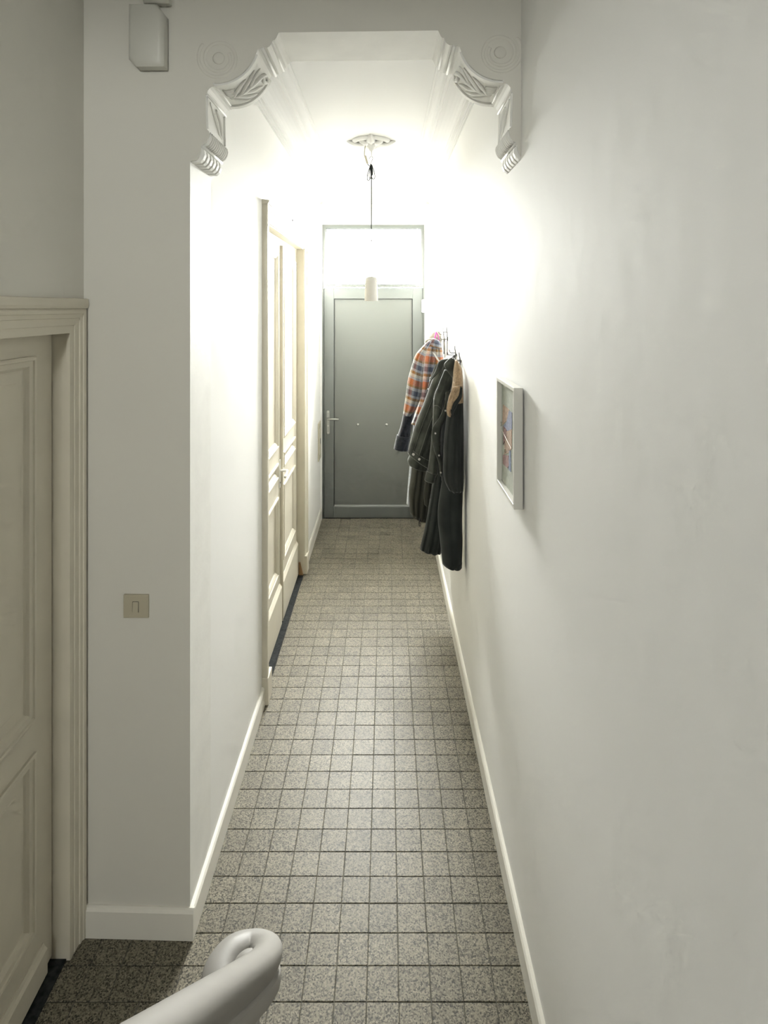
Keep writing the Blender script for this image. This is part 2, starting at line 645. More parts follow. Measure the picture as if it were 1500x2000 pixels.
# the soffit, brackets and jambs carry the white corridor paint
wa.data.materials.append(M['plaster'])
for p in wa.data.polygons:
    if abs(p.normal.y) < 0.5:
        p.material_index = 1
tag(wa, 'grey wall pier and lintel pierced by the shaped archway', 'wall', kind='structure')

# plaster ornament of the arch
arch = thing('trim_1', 'white moulded plaster arch with carved brackets over the corridor', 'arch', kind='structure')


def along(u_z_list):
    """cumulative parameter of a profile polyline"""
    s = [0]
    for a, b in zip(u_z_list, u_z_list[1:]):
        s.append(s[-1] + math.hypot(b[0] - a[0], b[1] - a[1]))
    return s


def surf(pl, s):
    """point and outward normal (towards the opening) of profile polyline pl at fraction s"""
    c = along(pl)
    t = max(0, min(1, s)) * c[-1]
    for i in range(len(pl) - 1):
        if t <= c[i + 1] + 1e-9:
            f = (t - c[i]) / max(c[i + 1] - c[i], 1e-9)
            a, b = pl[i], pl[i + 1]
            du, dz = b[0] - a[0], b[1] - a[1]
            L = math.hypot(du, dz)
            return a[0] + du * f, a[1] + dz * f, -abs(dz) / L if True else 0, du / L
    return (*pl[-1], -1, 0)


OV = PROF[20:34]                  # the convex quarter
VB = PROF[11:14]                  # the upright block
CV = PROF[6:11]                   # the small cove


def A3(side, pl, s, v, off):
    """side -1 left, +1 right; s along the profile, v depth fraction, off = height above the surface"""
    u, z, nu, nz = surf(pl, s)
    u, z = u + nu * off, z + nz * off
    return AF(AC + side * u, v * AT, z)


for side in (-1, 1):
    br = MB()
    # raised borders of the quarter panel
    for v0, v1 in ((0.0, 0.10), (0.90, 1.0)):
        rows = []
        for k in range(15):
            s = k / 14
            rows.append([A3(side, OV, s, v0, -0.002), A3(side, OV, s, v0, 0.007), A3(side, OV, s, v1, 0.007), A3(side, OV, s, v1, -0.002)])
        br.grid(rows, True, True, True)
    br.build('panel_border', 'plaster', arch, auto=40)
    # acanthus stems and leaves sweeping along the quarter
    stems = [
        ([(0.10, .55), (0.30, .52), (0.55, .46), (0.78, .50), (0.92, .62), (0.95, .72), (0.90, .74)], [.004, .007, .009, .009, .008, .006, .003]),
        ([(0.35, .50), (0.50, .34), (0.66, .24), (0.80, .20)], [.006, .007, .006, .002]),
        ([(0.55, .46), (0.68, .36), (0.82, .33), (0.92, .36)], [.006, .006, .005, .002]),
        ([(0.20, .52), (0.32, .34), (0.46, .22), (0.56, .18)], [.005, .006, .005, .002]),
        ([(0.40, .50), (0.54, .62), (0.68, .70), (0.78, .80)], [.006, .007, .006, .002]),
        ([(0.25, .54), (0.40, .68), (0.52, .76), (0.60, .84)], [.005, .006, .005, .002]),
        ([(0.12, .58), (0.24, .72), (0.34, .80), (0.42, .85)], [.004, .006, .005, .002]),
    ]
    for path, rad in stems:
        pts = catmull([(a, b, 0) for a, b in path], 6)
        rp = catmull([(r, 0, 0) for r in rad], 6)
        MB().tube([A3(side, OV, p.x, p.y, 0.003) for p in pts], [max(q.x, .001) for q in rp], 8).build('acanthus_leaf', 'plaster', arch, smooth=True)
    # shell at the foot of the quarter panel
    sh = MB()
    for k in range(5):
        vv = 0.24 + 0.055 * k
        sh.tube([A3(side, OV, s_, vv + (0.04 if s_ > .1 else 0), 0.001) for s_ in (0.06, 0.12, 0.2, 0.27)], [.002, .005, .006, .002], 6)
    sh.build('shell', 'plaster', arch, smooth=True)
    # curled bud at the head
    MB().tube([A3(side, OV, .90 + .05 * math.cos(a), .72 + .10 * math.sin(a), .006) for a in [x * 2 * PI / 10 for x in range(9)]],
              [.004, .006, .007, .008, .008, .007, .006, .005, .003], 8).build('bud', 'plaster', arch, smooth=True)
    # upright block: drop-shaped leaf between two fields
    for path, rad in (
            ([(.06, .80), (.35, .62), (.72, .36), (.86, .18)], [.003, .004, .004, .002]),
            ([(.10, .50), (.30, .34), (.60, .24), (.86, .20)], [.005, .008, .007, .002]),
            ([(.30, .60), (.45, .50), (.65, .40), (.80, .34)], [.004, .008, .006, .002]),
            ([(.0, .04), (.5, .04), (1, .04)], [.005, .005, .005]),
            ([(.0, .96), (.5, .96), (1, .96)], [.005, .005, .005])):
        pts = catmull([(1 - a, 1 - b if 0.05 < b < 0.95 else b, 0) for a, b in path], 5)
        rp = catmull([(r, 0, 0) for r in rad], 5)
        MB().tube([A3(side, VB, p.x, p.y, 0.001) for p in pts], [max(q.x, .001) for q in rp], 8).build('block_leaf', 'plaster', arch, smooth=True)
    # gadroons in the small cove
    for k in range(12):
        v = 0.06 + 0.88 * k / 11
        MB().tube([A3(side, CV, s_, v, 0.0005) for s_ in (0.0, .25, .5, .75, 1.0)], [.006, .0075, .0078, .0075, .003], 8).build('gadroon', 'plaster', arch, smooth=True)
    # fillet bead below
    MB().tube([AF(AC + side * PROF[5][0], v_ * AT, PROF[5][1] + .004) for v_ in (0, 1)], .0055, 8).build('fillet', 'plaster', arch, smooth=True)
    # dentils on the lowest curve
    for k in range(6):
        v0 = 0.03 + k * 0.162
        d = MB()
        rows = []
        for (u, z), off in zip(PROF[0:5], (0.004, 0.010, 0.012, 0.012, 0.008)):
            row = []
            for vv in (v0, v0 + 0.10):
                row += [AF(AC + side * (u + 0.004), vv * AT, z), AF(AC + side * (u - off), vv * AT, z - off * 0.5)]
            rows.append([row[0], row[1], row[3], row[2]])
        d.grid(rows, True, True, True)
        d.build('dentil', 'plaster', arch, bevel=0.0015)
    # horizontal bands across the intrados, at the steps
    for idx, rad in ((14, .004), (19, .005), (36, .006), (41, .004)):
        u, z = PROF[idx]
        MB().tube([AF(AC + side * u, v_ * AT, z) for v_ in (0.0, 1.0)], rad, 8).build('bead', 'plaster', arch, smooth=True)
    # faint volute in relief on the face of the wall
    cx, cz = (AC - (699.7 - 427) / SC, H + (600 - 113) / SC) if side < 0 else (AC + (975 - 699.7) / SC, H + (600 - 108) / SC)
    vp, vr = [], []
    N = 90
    for k in range(N + 1):
        a = -side * (-PI * 0.75 + k / N * 2 * PI * 1.7)
        r = 0.074 - 0.036 * (k / N) ** 0.8
        vp.append(AF(cx + r * math.sin(a) * 1.0, 0.0055 if k else 0.010, cz - r * math.cos(a)))
        vr.append(0.0085)
    vo = MB().tube(vp, vr, 12)
    vo.build('volute', 'wall_grey', arch, smooth=True)
    MB().lathe([(0.0, -0.0045), (0.010, -0.004), (0.018, -0.002), (0.022, 0.001)], AF(cx, 0, cz), 28, 'y').build('volute_eye', 'wall_grey', arch, smooth=True)

# ------------------------------------------------------------------ cornice of the corridor
CP = [(0, 3.19), (0.008, 3.19), (0.008, 3.197), (0.014, 3.199), (0.014, 3.205), (0.020, 3.207), (0.022, 3.214), (0.034, 3.216), (0.036, 3.222)]
for k in range(7):
    a = k / 6 * PI / 2
    CP.append((0.04 + 0.095 * (1 - math.cos(a)), 3.224 + 0.043 * math.sin(a)))
CP += [(0.138, 3.276), (0.150, 3.278), (0.152, 3.284)]
for k in range(1, 6):
    a = k / 5 * PI / 2
    CP.append((0.155 + 0.04 * math.sin(a), 3.284 + 0.026 * (1 - math.cos(a))))
CP += [(0.197, 3.313), (0.207, 3.314), (0.207, 3.325), (0, 3.325)]
y0c, y1c = 2.2, YE - 0.02
c = MB().prism(CP, lambda a, b: (XL + a - 0.001, y0c, b), lambda a, b: (XL + a - 0.001, y1c - a, b))
tag(c.build('trim_2', 'ceil', tri=True), 'stepped plaster cornice above the double door wall', 'cornice', kind='structure')
c = MB().prism(CP, lambda a, b: (XR(y0c) - a + 0.001, y0c, b), lambda a, b: (XR(y1c) - a + 0.001, y1c - a, b))
tag(c.build('trim_3', 'ceil', tri=True), 'stepped plaster cornice above the coat wall', 'cornice', kind='structure')
c = MB().prism(CP, lambda a, b: (XL + a, y1c - a + 0.001, b), lambda a, b: (XR(y1c) - a, y1c - a + 0.001, b))
tag(c.build('trim_4', 'ceil', tri=True), 'stepped plaster cornice over the entrance door', 'cornice', kind='structure')

# ------------------------------------------------------------------ baseboards
BH = 0.103
bp_ = [(0, 0), (0.016, 0), (0.016, BH - 0.012), (0.011, BH - 0.003), (0.006, BH), (0, BH)]


def baseboard(name, p0, p1, nrm, label, m='base', hs=1.0):
    o = MB().prism(bp_, lambda a, b: (p0[0] + nrm[0] * a, p0[1] + nrm[1] * a, b * hs), lambda a, b: (p1[0] + nrm[0] * a, p1[1] + nrm[1] * a, b * hs)).build(name, m)
    tag(o, label, 'baseboard', kind='structure')


baseboard('baseboard_front', (XN, YF(XN)), (XL + 0.016, YF(XL)), (0, -1), 'baseboard of the grey pier below the light switch')
baseboard('baseboard_left', (XL, YF(XL)), (XL, 3.165), (1, 0), 'left corridor baseboard between pier and double door')
baseboard('baseboard_left', (XL, 4.83), (XL, YE - 0.02), (1, 0), 'left corridor baseboard between double door and entrance', hs=1.1)
baseboard('baseboard_right', (XR(0.0), 0.0), (XR(YE), YE - 0.02), (-1, 0), 'long baseboard along the right wall')


# ------------------------------------------------------------------ doors
def panel_rings(mb, fn, u0, u1, z0, z1, prof_):
    """mitred moulding: loops inset by i and raised by h, last loop filled. fn(u, z, h) -> point"""
    rows = []
    for i, h_ in prof_:
        rows.append([fn(u0 + i, z0 + i, h_), fn(u1 - i, z0 + i, h_), fn(u1 - i, z1 - i, h_), fn(u0 + i, z1 - i, h_)])
    mb.grid(rows, True, False, True)


PPROF = [(0, -0.004), (0.0, 0.009), (0.006, 0.012), (0.014, 0.011), (0.018, 0.006), (0.026, 0.004), (0.040, -0.004), (0.044, -0.010), (0.050, -0.011)]


def leaf(parent, x_face, y0, y1, z0, z1, panels, thick, name='leaf', m='trim', pprof=PPROF, field=True, ledge=None):
    """door leaf in a plane x = x_face facing +x, spanning y0..y1, z0..z1"""
    mb = MB()
    mb.box(x_face - thick, x_face - 0.014, y0, y1, z0, z1)
    pu0, pu1 = panels[0][0], panels[0][1]
    mb.box(x_face - 0.014, x_face, y0, pu0, z0, z1)
    mb.box(x_face - 0.014, x_face, pu1, y1, z0, z1)
    zs = [z0]
    for p in sorted(panels, key=lambda q: q[2]):
        zs += [p[2], p[3]]
    zs.append(z1)
    for a, b in zip(zs[0::2], zs[1::2]):
        mb.box(x_face - 0.014, x_face, pu0, pu1, a, b)
    lf = mb.build(name, m, parent)
    for (u0, u1, a, b) in panels:
        q = MB()
        panel_rings(q, lambda u, z, h_: (x_face + h_, u, z), u0, u1, a, b, pprof)
        q.build('panel', m, lf)
    return lf


# --- double door on the left side of the corridor
dd = thing('door_2', 'tall cream panelled double door in the left corridor wall', 'door', kind='structure')
LX = -0.722
mid = 3.997
for a, b in ((CD0 + 0.012, mid - 0.004), (mid + 0.004, CD1 - 0.004)):
    pn = [(a + 0.10, b - 0.10, 1.235, 2.505), (a + 0.10, b - 0.10, 1.03, 1.135), (a + 0.10, b - 0.10, 0.385, 0.91)]
    if a < 3.5:
        pn = [(p[0], p[1], p[2] - 0.02, p[3] - (0.02 if p[3] < 2 else 0)) for p in pn]
    lf = leaf(dd, LX, a, b, 0.012, CDZ - 0.006, pn, 0.035)
    # projecting plinth with a sloped top, and ledges under the panels
    MB().prism([(0, 0.016), (0.018, 0.016), (0.018, 0.262), (0.012, 0.272), (0.004, 0.285), (0, 0.285)],
               lambda p, q: (LX + p, a + 0.03, q), lambda p, q: (LX + p, b - 0.03, q)).build('plinth', 'trim', lf)
MB().prism([(0, 0.016), (0.020, 0.016), (0.020, CDZ - 0.05), (0, CDZ - 0.05)], lambda p, q: (LX + p, mid - 0.004, q),
           lambda p, q: (LX + p * 0.8, mid + 0.032, q)).build('meeting_strip', 'trim', dd)
# lever handle
hd = MB().box(LX, LX + 0.006, mid - 0.052, mid - 0.018, 0.93, 1.12).build('handle_plate', 'white', dd, bevel=0.002)
MB().tube(catmull([(LX + .004, mid - .034, 1.045), (LX + .045, mid - .034, 1.045), (LX + .055, mid - .045, 1.044), (LX + .056, mid - .10, 1.036), (LX + .054, mid - .135, 1.03)], 5),
          .0085, 10).build('lever', 'white', hd, smooth=True)
MB().lathe([(0.0, 0.001), (0.006, 0.001), (0.006, -0.006)], (LX + .0065, mid - .035, .965), 12, 'x').build('keyhole', 'black', hd)
# lining, casing
cs = MB()
cs.box(LX - 0.04, XL + 0.004, CD0 - 0.006, CD0 + 0.008, 0, CDZ)
cs.box(LX - 0.04, XL + 0.004, CD1 - 0.004, CD1 + 0.006, 0, CDZ)
cs.box(LX - 0.04, XL + 0.004, CD0, CD1, CDZ - 0.006, CDZ + 0.006)
cs.build('lining', 'trim', dd)
KP = [(0, 0), (0.014, 0.0), (0.016, 0.012), (0.019, 0.014), (0.019, 0.060), (0.024, 0.064), (0.030, 0.075), (0.030, 0.098), (0.026, 0.104), (0, 0.104)]


def casing(parent, xw, y0, y1, zt, kp, m='trim'):
    wmax = kp[-1][1]
    MB().prism(kp, lambda a, b: (xw + a, y0 - b, 0.004), lambda a, b: (xw + a, y0 - b, zt + b)).build('casing_jamb', m, parent)
    MB().prism(kp, lambda a, b: (xw + a, y1 + b, 0.004), lambda a, b: (xw + a, y1 + b, zt + b)).build('casing_jamb', m, parent)
    MB().prism(kp, lambda a, b: (xw + a, y0 - b, zt + b), lambda a, b: (xw + a, y1 + b, zt + b)).build('casing_head', m, parent)


casing(dd, XL, CD0, CD1, CDZ, KP)
MB().prism([(0, 0), (0.034, 0.004), (0.040, 0.012), (0.040, 0.020), (0, 0.024)], lambda a, b: (XL + a, CD0 - 0.112, CDZ + 0.085 + b),
           lambda a, b: (XL + a, CD1 + 0.112, CDZ + 0.085 + b)).build('casing_cap', 'trim', dd)
for yy in (CD0 - 0.104, CD1 + 0.002):
    MB().box(XL - 0.002, XL + 0.034, yy - 0.003, yy + 0.104, 0.003, 0.15).build('casing_plinth', 'trim', dd, bevel=0.004)
th = MB().box(LX - 0.04, XL + 0.004, CD0 - 0.05, CD1 + 0.03, -0.02, 0.006).build('trim_5', 'stone')
tag(th, 'dark bluestone threshold under the double door', 'threshold', kind='structure')
wd = MB().prism([(0, 0), (0.035, 0), (0.012, 0.10), (0, 0.10)], lambda a, b: (LX + 0.020 + a, CD1 - 0.022, 0.006 + b), lambda a, b: (LX + 0.020 + a, CD1 - 0.008, 0.006 + b)).build('door_wedge', 'wedge')
tag(wd, 'small brown wooden wedge at foot of the double door', 'wedge')
cb = MB().tube([(XL + .001, 4.15, 2.715), (XL + .008, 4.15, 2.73), (XL + .006, 4.15, 2.765)], [.007, .005, .003], 8).build('cable_stub', 'black', smooth=True)
tag(cb, 'short dark cable end on wall above the double door', 'cable')

# --- cream door at the left edge, in the stair hall
nd = thing('door_3', 'cream panelled door at the left edge beside the grey pier', 'door', kind='structure')
NX = -1.098
pn = [(ND0 + 0.11, 1.834, 0.861, 1.994), (ND0 + 0.11, 1.834, 0.197, 0.761)]
lf = leaf(nd, NX, ND0 + 0.006, ND1 - 0.006, 0.02, NDZ - 0.006, pn, 0.035,
          pprof=[(0, -0.004), (0, 0.008), (0.005, 0.010), (0.012, 0.009), (0.014, 0.004), (0.030, 0.003), (0.036, -0.004), (0.040, -0.010), (0.046, -0.011), (0.075, -0.011), (0.078, -0.009)])
MB().prism([(0, 0.022), (0.016, 0.022), (0.016, 0.10), (0.008, 0.108), (0.003, 0.118), (0, 0.118)],
           lambda p, q: (NX + p, ND0 + 0.02, q), lambda p, q: (NX + p, 1.878, q)).build('plinth', 'trim', lf)
cs = MB()
cs.box(-1.135, XN - 0.003, ND1 - 0.002, ND1 + 0.02, 0.0, NDZ)
cs.box(-1.135, XN - 0.003, ND0 - 0.02, ND0 + 0.002, 0.0, NDZ)
cs.box(-1.135, XN - 0.003, ND0, ND1, NDZ - 0.004, NDZ + 0.012)
cs.build('lining', 'trim', nd)
KN = [(-0.012, -0.006), (0.0, -0.006), (0.001, 0.010), (0.0006, 0.014), (0.0012, 0.018), (0.003, 0.020), (0.004, 0.042), (0.008, 0.044), (0.010, 0.056), (0.014, 0.058), (0.016, 0.068),
      (0.012, 0.074), (-0.012, 0.074)]
casing(nd, XN, ND0, ND1, NDZ, KN)
MB().prism([(0, 0), (0.016, 0.002), (0.020, 0.012), (0.018, 0.034), (0, 0.036)], lambda a, b: (XN + a, ND0 - 0.08, NDZ + 0.073 + b),
           lambda a, b: (XN + a, 2.012, NDZ + 0.073 + b)).build('casing_cap', 'trim', nd)
th = MB().box(-1.135, -1.052, ND0 - 0.02, ND1 + 0.01, -0.02, 0.005).build('trim_6', 'stone')
tag(th, 'dark bluestone threshold under the door at the left edge', 'threshold', kind='structure')

# --- grey entrance door with transom
ed = thing('door_1', 'grey metal entrance door at the end of the corridor', 'door', kind='structure')
LZ = 2.343


def Fr(mb, x0, x1, z0, z1, w_, y0, y1, wb=None):
    wb = w_ if wb is None else wb
    mb.box(x0, x0 + w_, y0, y1, z0, z1)
    mb.box(x1 - w_, x1, y0, y1, z0, z1)
    mb.box(x0 + w_, x1 - w_, y0, y1, z1 - w_, z1)
    if wb:
        mb.box(x0 + w_, x1 - w_, y0, y1, z0, z0 + wb)


fr = MB()
fr.box(EX0, EX0 + 0.014, YE - 0.012, YE + 0.07, 0, LZ + 0.004)
fr.box(EX1 - 0.014, EX1, YE - 0.012, YE + 0.07, 0, LZ + 0.004)
fr.box(EX0, EX1, YE - 0.004, YE + 0.07, LZ + 0.004, LZ + 0.032)
fr.build('door_frame', 'framegrey', ed)
lx0, lx1 = EX0 + 0.016, EX1 - 0.014
px0, px1, pz0, pz1 = -0.535, 0.265, 0.118, 2.232
lm = MB()
lm.box(lx0, px0, YE, YE + 0.06, 0.008, LZ)
lm.box(px1, lx1, YE, YE + 0.06, 0.008, LZ)
lm.box(px0, px1, YE, YE + 0.06, 0.008, pz0)
lm.box(px0, px1, YE, YE + 0.06, pz1, LZ)
lfo = lm.build('leaf', 'framegrey', ed, bevel=0.003)
MB().box(px0 - 0.01, px1 + 0.01, YE + 0.016, YE + 0.05, pz0 - 0.01, pz1 + 0.01).build('panel', 'doorgrey', lfo)
gk = MB()
Fr(gk, px0, px1, pz0, pz1, 0.006, YE + 0.004, YE + 0.017)
gk.build('gasket', 'gasket', lfo)
MB().prism([(0, 0), (0.016, 0), (0.016, 0.004), (0, 0.018)], lambda a, b: (px0, YE + 0.016 - a, pz0 + b), lambda a, b: (px1, YE + 0.016 - a, pz0 + b)).build('glazing_bead', 'framegrey', lfo)
MB().box(EX0 + .014, EX1 - .014, YE + .005, YE + .06, 0.0, 0.010).build('door_seal', 'gasket', ed)
hx = -0.592
hp = MB().prism([(0.016 * math.cos(a), (0.106 if math.sin(a) > 0 else -0.106) + 0.016 * math.sin(a)) for a in [math.radians(x) for x in list(range(0, 181, 30)) + list(range(180, 361, 30))]],
                lambda a, b: (hx + a, YE - 0.009, 0.98 + b), lambda a, b: (hx + a, YE + 0.002, 0.98 + b)).build('handle_plate', 'steelgrey', ed, bevel=0.002)
MB().tube(catmull([(hx, YE - .005, 1.02), (hx, YE - .045, 1.02), (hx + .012, YE - .058, 1.02), (hx + .06, YE - .060, 1.02), (hx + .112, YE - .056, 1.017)], 6), [.012] * 6 + [.010] * 19, 12).build('lever', 'steelgrey', hp, smooth=True)
MB().lathe([(0.0, -0.004), (0.0085, -0.004), (0.0085, 0.003)], (hx, YE - .009, .945), 16, 'y').build('lock_cylinder', 'steel', hp)
for zz in (1.085, .875):
    MB().lathe([(0.0, -0.002), (0.006, -0.0015), (0.007, 0.002)], (hx, YE - .009, zz), 12, 'y').build('screw', 'steel', hp)
for xx in (-0.291, 0.0):
    MB().lathe([(0.0, -0.010), (0.007, -0.0095), (0.012, -0.006), (0.013, 0.0), (0.013, 0.006)], (xx, YE + .016, .951), 20, 'y').build('bolt_cap', 'steel', ed, smooth=True)
for z0, z1 in ((2.09, 2.225), (0.28, 0.415)):
    hg = MB().lathe([(0.0, z0), (0.012, z0), (0.012, (z0 + z1) / 2 - .001), (0.010, (z0 + z1) / 2), (0.012, (z0 + z1) / 2 + .001), (0.012, z1), (0.0, z1)],
                    (EX1 - 0.010, YE - 0.020, 0), 16)
    hg.box(EX1 - 0.03, EX1 - 0.002, YE - 0.016, YE - 0.002, z0 + .005, z1 - .005)
    hg.build('hinge', 'white', ed)

tw = MB()
Fr(tw, EX0, EX1, LZ + 0.032, EZ, 0.034, YE - 0.004, YE + 0.07, 0.0)
wo = tw.build('window_1', 'framegrey')
tag(wo, 'bright transom window above the grey entrance door', 'window', kind='structure')
MB().box(EX0 + 0.034, EX1 - 0.034, YE + 0.03, YE + 0.036, LZ + 0.032, EZ - 0.034).build('pane', 'glass', wo)
bd = MB()
Fr(bd, EX0 + 0.034, EX1 - 0.034, LZ + 0.032, EZ - 0.034, 0.008, YE + 0.014, YE + 0.03)
bd.build('glazing_bead', 'framegrey', wo)

# ------------------------------------------------------------------ wall fittings
lp = thing('wall_plate', 'tall narrow beige panel on left wall beside the entrance door', 'panel')
MB().box(XL, XL + 0.012, 5.73, 5.90, 0.64, 1.01).build('plate', 'switch', lp, bevel=0.003)
MB().box(XL + 0.012, XL + 0.016, 5.755, 5.875, 0.70, 0.95).build('cover', 'trim', lp, bevel=0.002)
MB().box(XL + 0.016, XL + 0.020, 5.79, 5.84, 0.80, 0.85).build('latch', 'steelgrey', lp)

sw = thing('light_switch', 'square beige light switch on the grey pier', 'switch')
sx0, sx1, sz0, sz1 = -0.896, -0.811, 1.088, 1.166
ysw = YF(-0.85)
mb = MB()
panel_rings(mb, lambda u, z, h_: (u, ysw - h_, z), sx0, sx1, sz0, sz1, [(0, -0.003), (0, 0.008), (0.001, 0.0095), (0.004, 0.010)])
mb.build('plate', 'switch', sw)
mb = MB()
Fr(mb, -0.8645, -0.8435, 1.1075, 1.1445, 0.0012, ysw - 0.0105, ysw - 0.009)
mb.build('rocker_gap', 'gasket', sw)
MB().prism([(0, 1.1085), (0.0125, 1.1085), (0.0125, 1.112), (0.0102, 1.1435), (0, 1.1435)], lambda a, b: (-0.8632, ysw - a, b), lambda a, b: (-0.8448, ysw - a, b)).build('rocker', 'switch', sw)

ab = thing('alarm_box', 'white wall box with chamfered corners high on the grey pier', 'alarm box')
yb = YF(-0.8)
ax0, ax1, az0, az1, ch = -0.862, -0.744, 2.951, 3.160, 0.024


def chamf(x0, x1, z0, z1, c_):
    return [(x0, z0 + c_), (x0 + c_, z0), (x1, z0), (x1, z1 - c_ * 1.4), (x1 - c_, z1), (x0, z1)]


ol, inn = chamf(ax0, ax1, az0, az1, ch), chamf(ax0 + .012, ax1 - .020, az0 + .020, az1 - .008, ch * .8)
mb = MB()
mb.grid([[(x, yb - 0.008, z) for x, z in ol], [(x, yb - 0.042, z) for x, z in ol],
         [(a * .5 + c_ * .5, yb - 0.050, b * .5 + d_ * .5) for (a, b), (c_, d_) in zip(ol, inn)], [(x, yb - 0.053, z) for x, z in inn]], True, True, True)
mb.build('cover', 'plastic', ab, auto=50)
MB().prism(chamf(ax0 + .006, ax1 - .006, az0 + .006, az1 - .006, ch), lambda a, b: (a, yb - 0.009, b), lambda a, b: (a, yb + 0.002, b)).build('back_plate', 'gasket', ab)

sb = thing('vent_box', 'small slotted white box above the chamfered wall box', 'sounder')
vx0, vx1, vz0, vz1 = -0.818, -0.732, 3.168, 3.28
mb = MB().prism([(0, vz0 + .004), (0.03, vz0), (0.048, vz0 + .012), (0.048, vz1), (0, vz1)], lambda a, b: (vx0, yb - a, b), lambda a, b: (vx1, yb - a, b))
mb.build('housing', 'plastic', sb, bevel=0.003)
for k in range(10):
    x = vx0 + 0.007 + k * 0.0074
    MB().box(x, x + 0.0034, yb - 0.0492, yb - 0.046, vz0 + 0.017, vz0 + 0.023).build('slot', 'black', sb)

# ------------------------------------------------------------------ picture
pf = thing('framed_picture', 'pale box frame with fabric collage on the right wall', 'picture')
fy0, fy1, fz0, fz1 = 1.93, 2.234, 1.482, 1.881


def XP(y, o):
    return XR(y) - o


fw = 0.0135
for nm, a in (('frame_side', (fy0, fy0 + fw, fz0, fz1)), ('frame_side', (fy1 - fw, fy1, fz0, fz1)),
              ('frame_rail', (fy0 + fw, fy1 - fw, fz0, fz0 + fw)), ('frame_rail', (fy0 + fw, fy1 - fw, fz1 - fw, fz1))):
    xw = XR(2.08)
    MB().box(xw - 0.034, xw - 0.004, *a).build(nm, 'aluminium', pf, bevel=0.0012)
xa = XR(2.08) - 0.016
M['mount'] = mat('grey_green_felt', (0.40, 0.42, 0.36), 0.9, var=0.12, vscale=60, bump=0.5, bscale=250)
MB().box(xa, xa + 0.012, fy0 + fw, fy1 - fw, fz0 + fw, fz1 - fw).build('mount', 'mount', pf)
MB().box(xa + 0.010, xa + 0.0205, fy0 + 0.02, fy1 - 0.02, fz0 + 0.02, fz1 - 0.02).build('hanging_batten', 'gasket', pf)


def patch(nm, col, pts, h_):
    M[nm] = mat(nm, col, 0.9, var=0.25, vscale=90, bump=0.6, bscale=400)
    MB().prism(pts, lambda y, z: (xa - h_, y, z), lambda y, z: (xa + 0.001, y, z)).build('fabric_patch', nm, pf, tri=True)


def PY(px, py):     # picture pixel -> (y, z) on the mount
    y = xa * FPX / (px - 755.0)
    return (y, H - (py - 600) * y / FPX)


patch('peach_cloth', (0.44, 0.32, 0.24), [PY(*p) for p in ((983, 790), (995, 800), (994, 812), (990, 822), (982, 830))], 0.0016)
patch('blue_cloth', (0.24, 0.26, 0.36), [PY(*p) for p in ((995, 802), (1000.5, 806), (1000.5, 838), (992, 842), (984, 832), (990, 824))], 0.002)
patch('plum_cloth', (0.25, 0.15, 0.14), [PY(*p) for p in ((984, 832), (990, 838), (990, 855), (984, 868))], 0.0024)
patch('sand_cloth', (0.40, 0.29, 0.22), [PY(*p) for p in ((991, 840), (1000, 832), (1000, 876), (994, 884), (985, 888), (986, 868))], 0.0016)
patch('mauve_cloth', (0.30, 0.19, 0.18), [PY(*p) for p in ((983, 888), (994, 890), (995, 908), (992, 914), (983, 906))], 0.002)
patch('slate_cloth', (0.22, 0.26, 0.36), [PY(*p) for p in ((995, 880), (998, 880), (998.5, 922), (994, 917))], 0.0018)
MB().tube([(xa - .004, *PY(976.5, 829)), (xa - .004, *PY(1000.5, 876))], .0009, 6).build('thread', 'white', pf)
for q in ((980.5, 828), (988, 880)):
    y, z = PY(*q)
    MB().tube([(xa - .004, y + .0075 * math.cos(a), z + .0075 * math.sin(a)) for a in [k * PI / 8 for k in range(17)]], .0014, 6).build('ring', 'cream', pf, smooth=True)

# ------------------------------------------------------------------ ceiling rose and pendant
RX, RY = -0.108, 4.15
rose = thing('ceiling_rose', 'white leafy plaster ceiling rose above the pendant lamp', 'ceiling rose')
MB().lathe([(0.0, ZC - .020), (.03, ZC - .022), (.07, ZC - .018), (.085, ZC - .010), (.098, ZC - .012), (.108, ZC - .022), (.122, ZC - .022), (.134, ZC - .010), (.138, ZC + .002)], (RX, RY, 0), 48).build('disc', 'ceil', rose, smooth=True)
for k in range(8):
    a = k * PI / 4
    ca, sa = math.cos(a), math.sin(a)
    R_ = 0.172 if k % 2 == 0 else 0.125
    rows = []
    for t in [x / 8 for x in range(9)]:
        r = 0.02 + (R_ - 0.02) * t
        wd_ = 0.030 * math.sin(PI * min(1, t * 0.92 + 0.06)) + 0.002
        zc = ZC - 0.030 - 0.018 * math.sin(PI * t) + 0.024 * t * t
        row = []
        for s_ in (-1, -.5, 0, .5, 1):
            row.append((RX + ca * r - sa * wd_ * s_, RY + sa * r + ca * wd_ * s_, zc + 0.012 * abs(s_) - 0.003 * (1 if abs(s_) < .1 else 0)))
        row += [(RX + ca * r + sa * wd_ * .5 * -1, RY + sa * r + ca * wd_ * .5, zc + 0.03), (RX + ca * r + sa * wd_ * .5, RY + sa * r - ca * wd_ * .5, zc + 0.03)]
        rows.append(row)
    MB().grid(rows, True, True, True).build('leaf', 'ceil', rose, smooth=True)
MB().lathe([(0.0, ZC - .075), (.010, ZC - .075), (.016, ZC - .066), (.022, ZC - .052), (.036, ZC - .040), (.05, ZC - .025)], (RX, RY, 0), 24).build('boss', 'ceil', rose, smooth=True)

